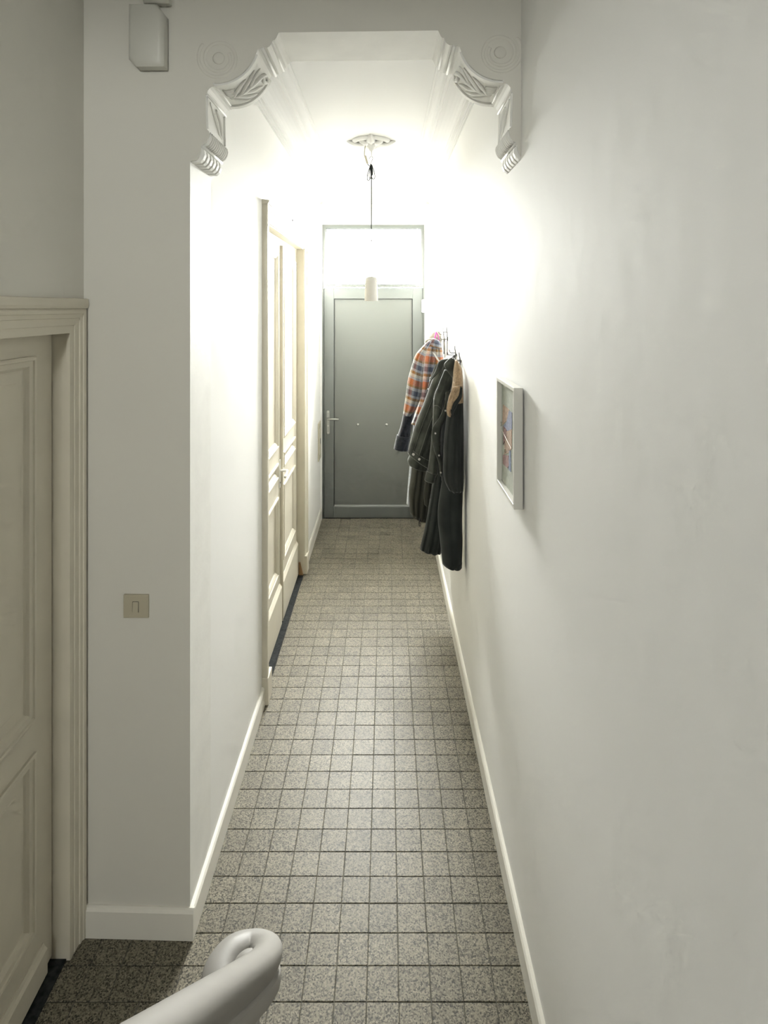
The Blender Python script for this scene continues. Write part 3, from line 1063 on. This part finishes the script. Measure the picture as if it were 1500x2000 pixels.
pl = thing('pendant_lamp', 'white cylindrical pendant lamp hanging on a thin grey cord', 'lamp')
zs0, zs1 = 2.189, 2.362
sh_ = [(0.0455, zs0), (0.0475, zs0), (0.0455, zs0 + .08), (0.0435, zs1 - .03), (0.040, zs1 - .012), (0.031, zs1 - .003), (0.018, zs1), (0.005, zs1 + .001)]
sh_ = [(0.030, zs1 - .02), (0.0405, zs1 - .035), (0.0455, zs0 + .001)] + sh_
MB().lathe(sh_, (RX, RY, 0), 40).build('shade', 'shade', pl, auto=50)
MB().lathe([(0.0, zs0 + .05), (.013, zs0 + .052), (.022, zs0 + .075), (.024, zs0 + .09), (.014, zs0 + .12), (.013, zs1 - .02)], (RX, RY, 0), 20).build('bulb', 'white', pl, smooth=True)
MB().lathe([(0.006, zs1 - .002), (.006, zs1 + .012), (.003, zs1 + .022)], (RX, RY, 0), 12).build('cord_grip', 'white', pl)
zk = H + (600 - 322) * RY / FPX        # top of the cord bundle
MB().tube([(RX, RY, zs1 + .01), (RX + .001, RY, 2.7), (RX + .002, RY, zk - .04)], .0036, 8).build('cord', 'cord', pl)
for k, (dx, ww, hh) in enumerate(((-.016, .016, .115), (.012, .017, .105), (-.006, .012, .10), (.004, .008, .075))):
    pts = []
    for q in range(25):
        a = 2 * PI * q / 24
        f = (1 - math.cos(a)) / 2
        pts.append((RX + dx * f * 1.3 + ww * math.sin(a) * (0.35 + 0.75 * f), RY - .004 + .004 * k + .004 * math.sin(a), zk + .004 - hh * f))
    MB().tube(pts, .0028, 7).build('cord_loop', 'cord', pl, smooth=True)
zh = ZC - .06
hk = [(RX - .014, RY, zk + .040), (RX - .011, RY, zk + .050), (RX - .003, RY, zk + .058), (RX + .008, RY, zk + .056), (RX + .011, RY, zk + .046), (RX + .004, RY, zk + .026), (RX - .006, RY, zk + .006),
      (RX - .008, RY, zk - .010), (RX, RY, zk - .018), (RX + .010, RY, zk - .008), (RX + .016, RY, zk + .006)]
MB().tube(catmull(hk, 5), .0020, 7).build('s_hook', 'wire', pl, smooth=True)
MB().tube([(RX + .002, RY, ZC - .07), (RX + .002, RY, zk + .058)], .004, 8).build('ceiling_eye', 'white', pl)
MB().tube(catmull([(RX - .040, RY - .01, ZC - .03), (RX - .046, RY - .01, ZC - .075), (RX - .047, RY - .01, ZC - .105), (RX - .040, RY - .01, ZC - .115)], 5), .0035, 7).build('supply_wire', 'switch', pl, smooth=True)
MB().tube([(RX - .043, RY - .01, ZC - .108), (RX - .026, RY - .008, zk + .006)], [.0075, .0075], 10).build('connector', 'switch', pl, smooth=False)
MB().tube(catmull([(RX - .027, RY - .008, zk + .008), (RX - .018, RY - .006, zk - .006), (RX - .006, RY - .002, zk - .012), (RX, RY, zk - .03)], 4), .0028, 7).build('cord_tail', 'cord', pl, smooth=True)

# ------------------------------------------------------------------ handrail with its curled end
hr = thing('handrail', 'pale painted stair handrail ending in a scroll, bottom left', 'handrail')
RPX = [(-.020, -.036), (-.023, -.026), (-.022, -.016), (-.017, -.012), (-.019, -.007), (-.024, .002), (-.026, .010), (-.0255, .0175), (-.0215, .0235), (-.006, .0275), (.006, .0275), (.0215, .0235),
       (.0255, .0175), (.026, .010), (.024, .002), (.019, -.007), (.017, -.012), (.022, -.016), (.023, -.026), (.020, -.036)]
XS = -0.214
path = [(XS + .016, 0.10, 1.930), (XS + .013, 0.35, 1.682), (XS + .008, 0.65, 1.388), (XS + .003, 0.92, 1.124), (XS, 1.02, 1.028), (XS - .003, 1.075, .980), (XS - .016, 1.112, .950),
        (XS - .044, 1.128, .938), (XS - .076, 1.112, .944), (XS - .092, 1.078, .948), (XS - .084, 1.040, .949), (XS - .060, 1.030, .949), (XS - .048, 1.052, .949)]
pp = catmull(path, 8)
rows = []
N = len(pp)
for i, p in enumerate(pp):
    t = (pp[min(i + 1, N - 1)] - pp[max(i - 1, 0)]).normalized()
    side_ = t.cross(Vector((0, 0, 1))).normalized()
    up = side_.cross(t).normalized()
    f = 1.02 + 0.22 * max(0, i - (N - 40)) / 39
    p = p - Vector((0, 0, 0.030))
    rows.append([p + side_ * a * f + up * b * f for a, b in RPX])
MB().grid(rows, True, True, True).build('rail', 'rail', hr, auto=45)
MB().lathe([(0.0, 0.0), (.05, 0.0), (.05, .03), (.030, .05), (.022, .12), (.030, .40), (.034, .46), (.024, .50), (.020, .80), (.022, .84), (.016, .86), (.015, 1.0)], (XS - .012, 0.975, 0), 24).build('newel', 'rail', hr, smooth=True)

st = MB()
for k in range(9):
    st.box(-0.17, XR(0) - 0.001, 0.78 - 0.235 * (k + 1), 0.78 - 0.235 * k + 0.02, 0.19 * (k + 1) - 0.03 - (0.16 if k else .157), 0.19 * (k + 1))
MB().lathe([(0.0, .950), (.012, .949), (.024, .944), (.034, .932), (.036, .915), (.030, .895)], (XS - .040, 1.080, 0), 24).build('scroll_eye', 'rail', hr, smooth=True)
sto = st.build('staircase', 'stair')
tag(sto, 'dark wooden stairs below the viewer, beside the right wall', 'stairs', kind='structure')


# ------------------------------------------------------------------ coats
def interp_poly(pl, t):
    c = [0]
    for a, b in zip(pl, pl[1:]):
        c.append(c[-1] + math.hypot(b[0] - a[0], b[1] - a[1]))
    q = t * c[-1]
    sm = catmull([(x, y, 0) for x, y in pl], 6)
    i = min(int(t * (len(sm) - 1)), len(sm) - 2)
    # arc-length walk along the smoothed polyline
    cs_ = [0]
    for a, b in zip(sm, sm[1:]):
        cs_.append(cs_[-1] + (b - a).length)
    q = t * cs_[-1]
    for i in range(len(sm) - 1):
        if q <= cs_[i + 1] + 1e-9:
            f = (q - cs_[i]) / max(cs_[i + 1] - cs_[i], 1e-9)
            v = sm[i].lerp(sm[i + 1], f)
            return v.x, v.y
    return sm[-1].x, sm[-1].y


def FW(x):
    """soft rounded folds with narrow creases between them"""
    return 1.6 * abs(math.sin(PI * x)) ** 0.75 - 0.9


class Cloth:
    """a hanging tube of cloth: left and right edge curves, a middle distance, a depth"""

    def __init__(self, L, R, d, thick, folds=4, amp=0.01, seed=0, nu=56, nv=44, taper=(0.6, 1.0), skew=0.6, wr=0.006):
        self.d, self.thick, self.folds, self.amp, self.seed, self.nu, self.nv = d, thick, folds, amp, seed, nu, nv
        self.taper, self.skew, self.wr = taper, skew, wr
        self.Ls = [interp_poly(L, i / nv) for i in range(nv + 1)]
        self.Rs = [interp_poly(R, i / nv) for i in range(nv + 1)]

    def edge(self, E, t):
        x = t * self.nv
        i = min(int(x), self.nv - 1)
        f = x - i
        return E[i][0] * (1 - f) + E[i + 1][0] * f, E[i][1] * (1 - f) + E[i + 1][1] * f

    def w2(self, p):
        return Vector(((p[0] - 755) * self.d / FPX, H - (p[1] - 600) * self.d / FPX))

    def at(self, phi, t, off=0.0):
        a, b = self.w2(self.edge(self.Ls, t)), self.w2(self.edge(self.Rs, t))
        s = 0.5 - 0.5 * math.cos(phi)
        q = a.lerp(b, s)
        th = self.thick * (self.taper[0] + (self.taper[1] - self.taper[0]) * min(1, t * 2.2))
        dep = -math.sin(phi) * th / 2
        sg = -1 if math.sin(phi) >= 0 else 1
        k = self.folds
        ph = self.seed * 1.7
        fold = self.amp * (0.35 + 0.65 * t) * (FW(k * s + ph + self.skew * t * .5 + .25 * noise.noise(Vector((s * 3, t * 2.5, ph)))))
        fold *= min(1.0, abs(math.sin(phi)) * 1.8)
        nz = noise.noise(Vector((q.x * 14 + self.seed, q.y * 9, self.seed * 3.1 + (5 if sg > 0 else 0)))) * self.wr * 2
        y = self.d + dep + sg * (fold + nz + off)
        x = q.x + 0.35 * fold * math.cos(phi)
        x = min(x, XR(y) - 0.008)
        return (x, y, q.y)

    def build(self, name, m, parent, cap=True):
        rows = []
        for j in range(self.nv + 1):
            rows.append([self.at(2 * PI * i / self.nu, j / self.nv) for i in range(self.nu)])
        # hem turned in, so that the opening reads as an edge with depth
        for inset, rise in ((0.10, 0.0), (0.14, 0.02)):
            c_ = Vector((0, 0, 0))
            base = rows[self.nv]
            for p in base:
                c_ += Vector(p)
            c_ /= len(base)
            rows.append([tuple(Vector(p).lerp(Vector((c_.x, c_.y, p[2])), inset) + Vector((0, 0, rise))) for p in base])
        mb = MB().grid(rows, True, cap, True)
        o = mb.build(name, m, parent, smooth=True)
        self.o = o
        uvl = o.data.uv_layers.new(name='UVMap')
        wdt = (self.w2(self.Rs[len(self.Rs) // 2]) - self.w2(self.Ls[len(self.Ls) // 2])).length * 1.3
        ln = sum((self.w2(a) - self.w2(b)).length for a, b in zip(self.Ls, self.Ls[1:]))
        for lp_ in o.data.loops:
            vi = lp_.vertex_index
            j, i = divmod(vi, self.nu)
            s = 0.5 - 0.5 * math.cos(2 * PI * i / self.nu)
            uvl.data[lp_.index].uv = (s * wdt, min(j, self.nv) / self.nv * ln)
        return o

    def line(self, pts, r, name, m, parent, n=20):
        """a seam lying on the front: pts are (s, t)"""
        P = catmull([(a, b, 0) for a, b in pts], 8)
        o = MB().tube([self.at(math.acos(1 - 2 * max(0.001, min(.999, p.x))), max(0, min(1, p.y)), 0.001) for p in P], r, 6).build(name, m, self.o, smooth=True)
        return o

    def button(self, s, t, r, m, parent, name='button'):
        p = self.at(math.acos(1 - 2 * s), t, 0.0)
        return MB().lathe([(0.0, -0.005), (r * .35, -0.004), (r * .5, -0.0055), (r * .9, -0.005), (r, -0.002), (r, 0.006)], p, 14, 'y').build(name, m, self.o, smooth=True)


# hooks on the wall first
def wire_hooks(name, label, ys_, ztops, zbots):
    rk = thing(name, label, 'coat hooks')
    for y, zt, zb in zip(ys_, ztops, zbots):
        xw = XR(y)
        hp_ = [(xw - .006, y - .012, zb), (xw - .006, y - .012, zb + (zt - zb) * .6), (xw - .010, y - .006, zt - .02), (xw - .012, y, zt), (xw - .010, y + .006, zt - .02), (xw - .006, y + .012, zb + (zt - zb) * .6), (xw - .006, y + .012, zb)]
        pn_ = MB().tube(catmull(hp_, 5), .0028, 7).build('hairpin', 'wire', rk, smooth=True)
        for zz, ln in ((zt - .045, .042), (zb + (zt - zb) * .55, .055)):
            MB().tube(catmull([(xw - .004, y, zz), (xw - ln * .8, y, zz), (xw - ln, y, zz + .006), (xw - ln - .004, y, zz + .022)], 4), .003, 7).build('hook', 'wire', pn_, smooth=True)
        MB().box(xw - .006, xw + .002, y - .016, y + .016, zb + (zt - zb) * .5, zb + (zt - zb) * .62).build('wall_plate', 'wire', rk)
    return rk


wire_hooks('coat_hook_rack', 'tall wire coat hooks behind the plaid jacket', (4.24, 4.47, 4.72), (2.012, 1.985, 1.96), (1.80, 1.79, 1.78))
wire_hooks('coat_hook_rack', 'low wire coat hooks behind the denim jacket collar', (3.52, 3.74), (1.875, 1.90), (1.76, 1.77))

# cream hat and pink ribbon
ht = thing('knitted_hat', 'cream knitted hat hanging above the plaid jacket', 'hat')
cl = Cloth([(853, 645), (842, 650), (836, 660), (832, 680)], [(854, 645), (861, 651), (862, 662), (862, 680)], 4.58, 0.13, 7, 0.002, 2, taper=(.4, 1), wr=0.002)
cl.build('crown', 'cream', ht)
Cloth([(833, 672), (830, 682)], [(862, 672), (862, 683)], 4.58, 0.145, 9, 0.002, 5, nv=10, taper=(1, 1), wr=0.002).build('brim', 'cream', ht)
MB().tube([(XR(4.62) - .045, 4.62, 1.925), (XR(4.62) - .055, 4.60, 1.96), (XR(4.62) - .06, 4.58, 1.94)], .003, 6).build('loop', 'cream', ht)
pk = MB()
pk.tube(catmull([(.378, 4.50, 1.955), (.372, 4.47, 1.935), (.366, 4.46, 1.90), (.366, 4.46, 1.84), (.37, 4.46, 1.80)], 5), .006, 8)
pk.tube(catmull([(.378, 4.50, 1.955), (.392, 4.47, 1.93), (.396, 4.46, 1.88), (.392, 4.45, 1.82)], 5), .0045, 8)
tag(pk.build('ribbon', 'pink', smooth=True), 'pink ribbon looped over the wire hook beside cream hat', 'ribbon')

# navy wool coat, furthest back
nv_ = thing('wool_coat', 'navy wool coat with hanging sleeve behind the plaid jacket', 'coat', 'coats on the right wall')
Cloth([(838, 690), (815, 760), (803, 880), (798, 942)], [(856, 690), (853, 760), (850, 880), (848, 942)], 4.48, .15, 4, .012, 3).build('body', 'navy', nv_)
sl_ = Cloth([(816, 700), (796, 770), (783, 830), (773, 858)], [(838, 700), (818, 770), (805, 830), (800, 858)], 4.40, .10, 2, .008, 4)
sl_.build('sleeve', 'navy', nv_)
cf = Cloth([(775, 849), (772, 862), (769, 876)], [(802, 852), (799, 866), (797, 880)], 4.40, .112, 2, .004, 6, nv=14, taper=(1, 1))
cf.build('cuff', 'navy', nv_)
Cloth([(846, 672), (838, 680), (834, 700)], [(854, 672), (856, 680), (858, 700)], 4.48, .07, 2, .004, 8, nv=14).build('collar', 'navy', nv_)

# pale fleece, mostly hidden
fl = thing('fleece_jacket', 'pale fleece jacket showing only a fluffy hem behind olive jacket', 'jacket', 'coats on the right wall')
Cloth([(835, 700), (815, 800), (801, 900), (794, 984)], [(850, 700), (848, 800), (846, 900), (836, 988)], 4.26, .10, 4, .010, 9, wr=.006).build('body', 'palefleece', fl)
Cloth([(842, 684), (836, 692), (833, 704)], [(850, 684), (852, 692), (853, 704)], 4.26, .06, 2, .003, 10, nv=10).build('collar', 'palefleece', fl)

# plaid jacket
pj = thing('plaid_jacket', 'orange, blue and cream plaid wool jacket nearest the entrance door', 'jacket', 'coats on the right wall')
bd_ = Cloth([(841, 664), (830, 690), (823, 740), (816, 790), (803, 828)], [(857, 668), (865, 688), (867, 730), (866, 790), (862, 826)], 4.10, .17, 5, .020, 2, skew=.3)
bd_.build('body', 'plaid', pj)
ps = Cloth([(838, 664), (822, 680), (811, 694), (803, 718), (796, 745), (792, 775), (787, 809)], [(843, 666), (834, 684), (829, 705), (826, 735), (824, 765), (815, 795), (802, 812)], 3.99, .105, 2, .010, 5, skew=.2)
ps.build('sleeve', 'plaid', pj)
Cloth([(846, 660), (838, 664), (834, 674)], [(856, 664), (861, 670), (864, 682)], 4.08, .10, 2, .006, 7, nv=14, taper=(.7, 1)).build('collar', 'plaid', pj)
Cloth([(838, 661), (831, 664), (829, 672)], [(846, 660), (838, 666), (834, 672)], 4.02, .05, 2, .003, 8, nv=10).build('collar_trim', 'cream', pj)
tg = MB().prism([(845, 688), (850, 691), (858, 704), (859, 708), (853, 702)], lambda a, b: ((a - 755) * 3.98 / FPX, 3.978, H - (b - 600) * 3.98 / FPX), lambda a, b: ((a - 755) * 3.98 / FPX, 3.984, H - (b - 600) * 3.98 / FPX))
tg.build('label_strip', 'white', pj)

# olive rain jacket
oj = thing('rain_jacket', 'dark olive rain jacket with drawcord hem between plaid jacket and black coat', 'jacket', 'coats on the right wall')
ob = Cloth([(834, 760), (818, 840), (806, 900), (801, 940), (798, 965), (801, 1003)], [(858, 760), (852, 840), (848, 900), (846, 940), (844, 970), (838, 1014)], 3.90, .13, 4, .015, 4, skew=.4)
ob.build('body', 'olive', oj)
Cloth([(836, 880), (831, 930), (827, 965), (829, 985)], [(848, 880), (846, 930), (844, 970), (842, 990)], 3.80, .07, 2, .006, 9).build('sleeve', 'olive', oj)
Cloth([(801, 998), (803, 1006)], [(838, 1008), (837, 1017)], 3.90, .12, 6, .004, 3, nv=10, taper=(1, 1)).build('hem_band', 'olive', oj)
Cloth([(850, 712), (840, 740), (834, 765)], [(862, 712), (862, 740), (858, 765)], 3.95, .08, 2, .004, 3, nv=14).build('hood', 'olive', oj)
q3 = lambda a, b, d: ((a - 755) * d / FPX, d, H - (b - 600) * d / FPX)
MB().tube(catmull([q3(818, 1008, 3.84), q3(821, 1014, 3.83), q3(819, 1017, 3.83), q3(818, 1023, 3.83), q3(820, 1028, 3.83), q3(822, 1024, 3.83), q3(821, 1017, 3.83), q3(823, 1012, 3.84)], 5), .0022, 6).build('drawcord', 'black', oj, smooth=True)
MB().lathe([(0.0, -.010), (.006, -.008), (.007, 0), (.006, .008), (0, .010)], q3(820.5, 1015, 3.83), 12).build('cord_lock', 'black', oj, smooth=True)

# long black coat
bc = thing('long_coat', 'long black coat reaching lowest, beside the baseboard', 'coat', 'coats on the right wall')
Cloth([(858, 820), (846, 930), (838, 985), (830, 1030), (820, 1071)], [(880, 820), (878, 930), (874, 985), (869, 1030), (862, 1078)], 3.68, .13, 3, .014, 5, skew=.2).build('back_panel', 'blackcoat', bc)
Cloth([(872, 820), (864, 930), (855, 1000), (860, 1060), (864, 1100)], [(904, 820), (904, 930), (903, 1000), (903, 1060), (902, 1107)], 3.33, .12, 2, .008, 7, skew=.3).build('front_panel', 'blackcoat', bc)
Cloth([(864, 1094), (865, 1101)], [(902.5, 1098), (902, 1108)], 3.33, .124, 2, .008, 7, nv=8, taper=(1, 1), skew=.0).build('hem', 'blackcoat', bc)
Cloth([(878, 712), (868, 740), (862, 830)], [(886, 712), (888, 740), (886, 830)], 3.70, .09, 3, .006, 4).build('yoke', 'blackcoat', bc)

# black jacket with tan pile lining
bj = thing('lined_jacket', 'short black jacket with tan pile lining, closest to viewer by the wall', 'jacket', 'coats on the right wall')
jb = Cloth([(888, 738), (876, 790), (870, 830), (866, 880), (866, 930), (876, 956)], [(903, 745), (905, 790), (905.5, 830), (906, 880), (906, 930), (905, 958)], 3.27, .11, 3, .008, 6)
jb.build('body', 'blackjacket', bj)
Cloth([(876, 948), (880, 954), (884, 961)], [(905, 950), (905, 955), (904, 961)], 3.27, .10, 8, .005, 3, nv=10, taper=(1, 1)).build('elastic_hem', 'blackjacket', bj)
Cloth([(889, 703), (886, 720), (884, 745), (878, 785)], [(893, 704), (901, 718), (904, 742), (905, 785)], 3.27, .125, 2, .006, 3).build('collar', 'tan', bj)
Cloth([(884, 756), (877, 775), (872, 800), (874, 812)], [(903, 752), (899, 770), (891, 784), (880, 814)], 3.20, .03, 2, .004, 5, taper=(1, 1)).build('lining_flap', 'tan', bj)
Cloth([(899, 755), (896, 772), (886, 786), (880, 806)], [(903, 757), (902, 776), (894, 790), (884, 812)], 3.185, .018, 1, .002, 5, nv=20, taper=(1, 1), wr=.001).build('lining_edge', 'blackjacket', bj)

# denim jacket in front
dj = thing('denim_jacket', 'faded black denim jacket with buttons hanging in front of the coats', 'jacket', 'coats on the right wall')
db = Cloth([(862, 705), (847, 735), (828, 785), (810, 832), (797, 879)], [(886, 704), (884, 740), (872, 800), (858, 850), (838, 907)], 3.52, .13, 3, .016, 3, skew=.25)
db.build('body', 'denim', dj)
wb1 = Cloth([(800, 872), (796, 884)], [(842, 898), (838, 914)], 3.52, .135, 2, .003, 3, nv=10, taper=(1, 1), wr=.002)
wb1.build('waistband', 'denim', dj)
for s_, t_ in ((.20, .45), (.47, .52)):
    wb1.button(s_, t_, .0078, 'metalbutton', dj)
wb1.line([(.02, .06), (.5, .06), (.98, .06)], .0014, 'seam', 'denimseam', dj)
wb1.line([(.02, .95), (.5, .95), (.98, .95)], .0014, 'seam', 'denimseam', dj)
wb2 = Cloth([(801, 886), (796, 898), (798, 906)], [(836, 902), (836, 912), (834, 919)], 3.60, .12, 3, .005, 6, nv=12, taper=(1, 1))
wb2.build('back_waistband', 'denim', dj)
wb2.line([(.03, .97), (.5, .97), (.97, .97)], .0014, 'seam', 'denimseam', dj)
for pts in ([(.30, .02), (.26, .25), (.22, .6), (.20, .97)], [(.62, .05), (.52, .3), (.46, .6), (.44, .97)]):
    db.line(pts, .0013, 'seam', 'denimseam', dj)
ds = Cloth([(868, 722), (856, 752), (847, 776), (845, 815), (842, 860), (835, 920)], [(889, 728), (882, 756), (868, 782), (862, 815), (860, 860), (856, 924)], 3.40, .10, 2, .007, 2)
ds.build('sleeve', 'denim', dj)
ds.line([(.05, .36), (.4, .345), (.75, .37)], .0012, 'seam', 'denimseam', dj)
cf = Cloth([(834, 918), (831, 928), (829, 937)], [(855, 922), (851, 932), (848, 942)], 3.40, .085, 1, .002, 2, nv=12, taper=(1, 1), wr=.001)
cf.build('cuff', 'denim', dj)
cf.line([(.02, .04), (.5, .04), (.98, .04)], .0014, 'seam', 'denimseam', dj)
cf.line([(.02, .96), (.5, .96), (.98, .96)], .0014, 'seam', 'denimseam', dj)
pk_ = Cloth([(870, 764), (868, 790), (858, 815), (846, 832), (843, 850), (848, 880), (857, 905), (860, 930)], [(882, 764), (878, 790), (871, 815), (861, 835), (858, 855), (860, 880), (864, 905), (862, 932)], 3.33, .018, 1, .002, 4, nv=50, taper=(1, 1), wr=.001)
pk_.build('placket', 'denim', dj)
pk_.line([(.04, .02), (.04, .3), (.04, .6), (.04, .98)], .0016, 'seam', 'denimseam', dj)
for s_, t_ in ((.5, .22), (.45, .50), (.6, .75), (.4, .95)):
    pk_.button(s_, t_, .0052, 'metalbutton', dj)
fk = Cloth([(866, 796), (861, 850), (861, 900), (862, 938)], [(872, 796), (877, 828), (871, 850), (866, 940)], 3.36, .06, 2, .004, 3)
fk.build('inner_front', 'denimknit', dj)
c1 = Cloth([(868, 701), (857, 706), (851, 722), (839, 745)], [(882, 700), (870, 711), (861, 724), (842, 743)], 3.40, .035, 1, .002, 2, nv=24, taper=(1, 1), wr=.002)
c1.build('collar', 'denim', dj)
c2 = Cloth([(880, 698), (867, 712), (875, 727), (885, 742), (880, 764)], [(889, 702), (892, 712), (893, 726), (894, 740), (884, 765)], 3.32, .05, 1, .003, 4, nv=30, taper=(1, 1), wr=.002)
c2.build('lapel', 'denim', dj)
c2.line([(.03, .02), (.03, .25), (.03, .6), (.05, .98)], .0015, 'seam', 'denimseam', dj)
c1.line([(.04, .05), (.04, .4), (.04, .95)], .0013, 'seam', 'denimseam', dj)
MB().tube(catmull([q3(879, 704, 3.42), q3(884, 697, 3.45), q3(888, 694, 3.5), q3(886, 702, 3.5)], 5), .004, 7).build('hanging_loop', 'black', dj, smooth=True)
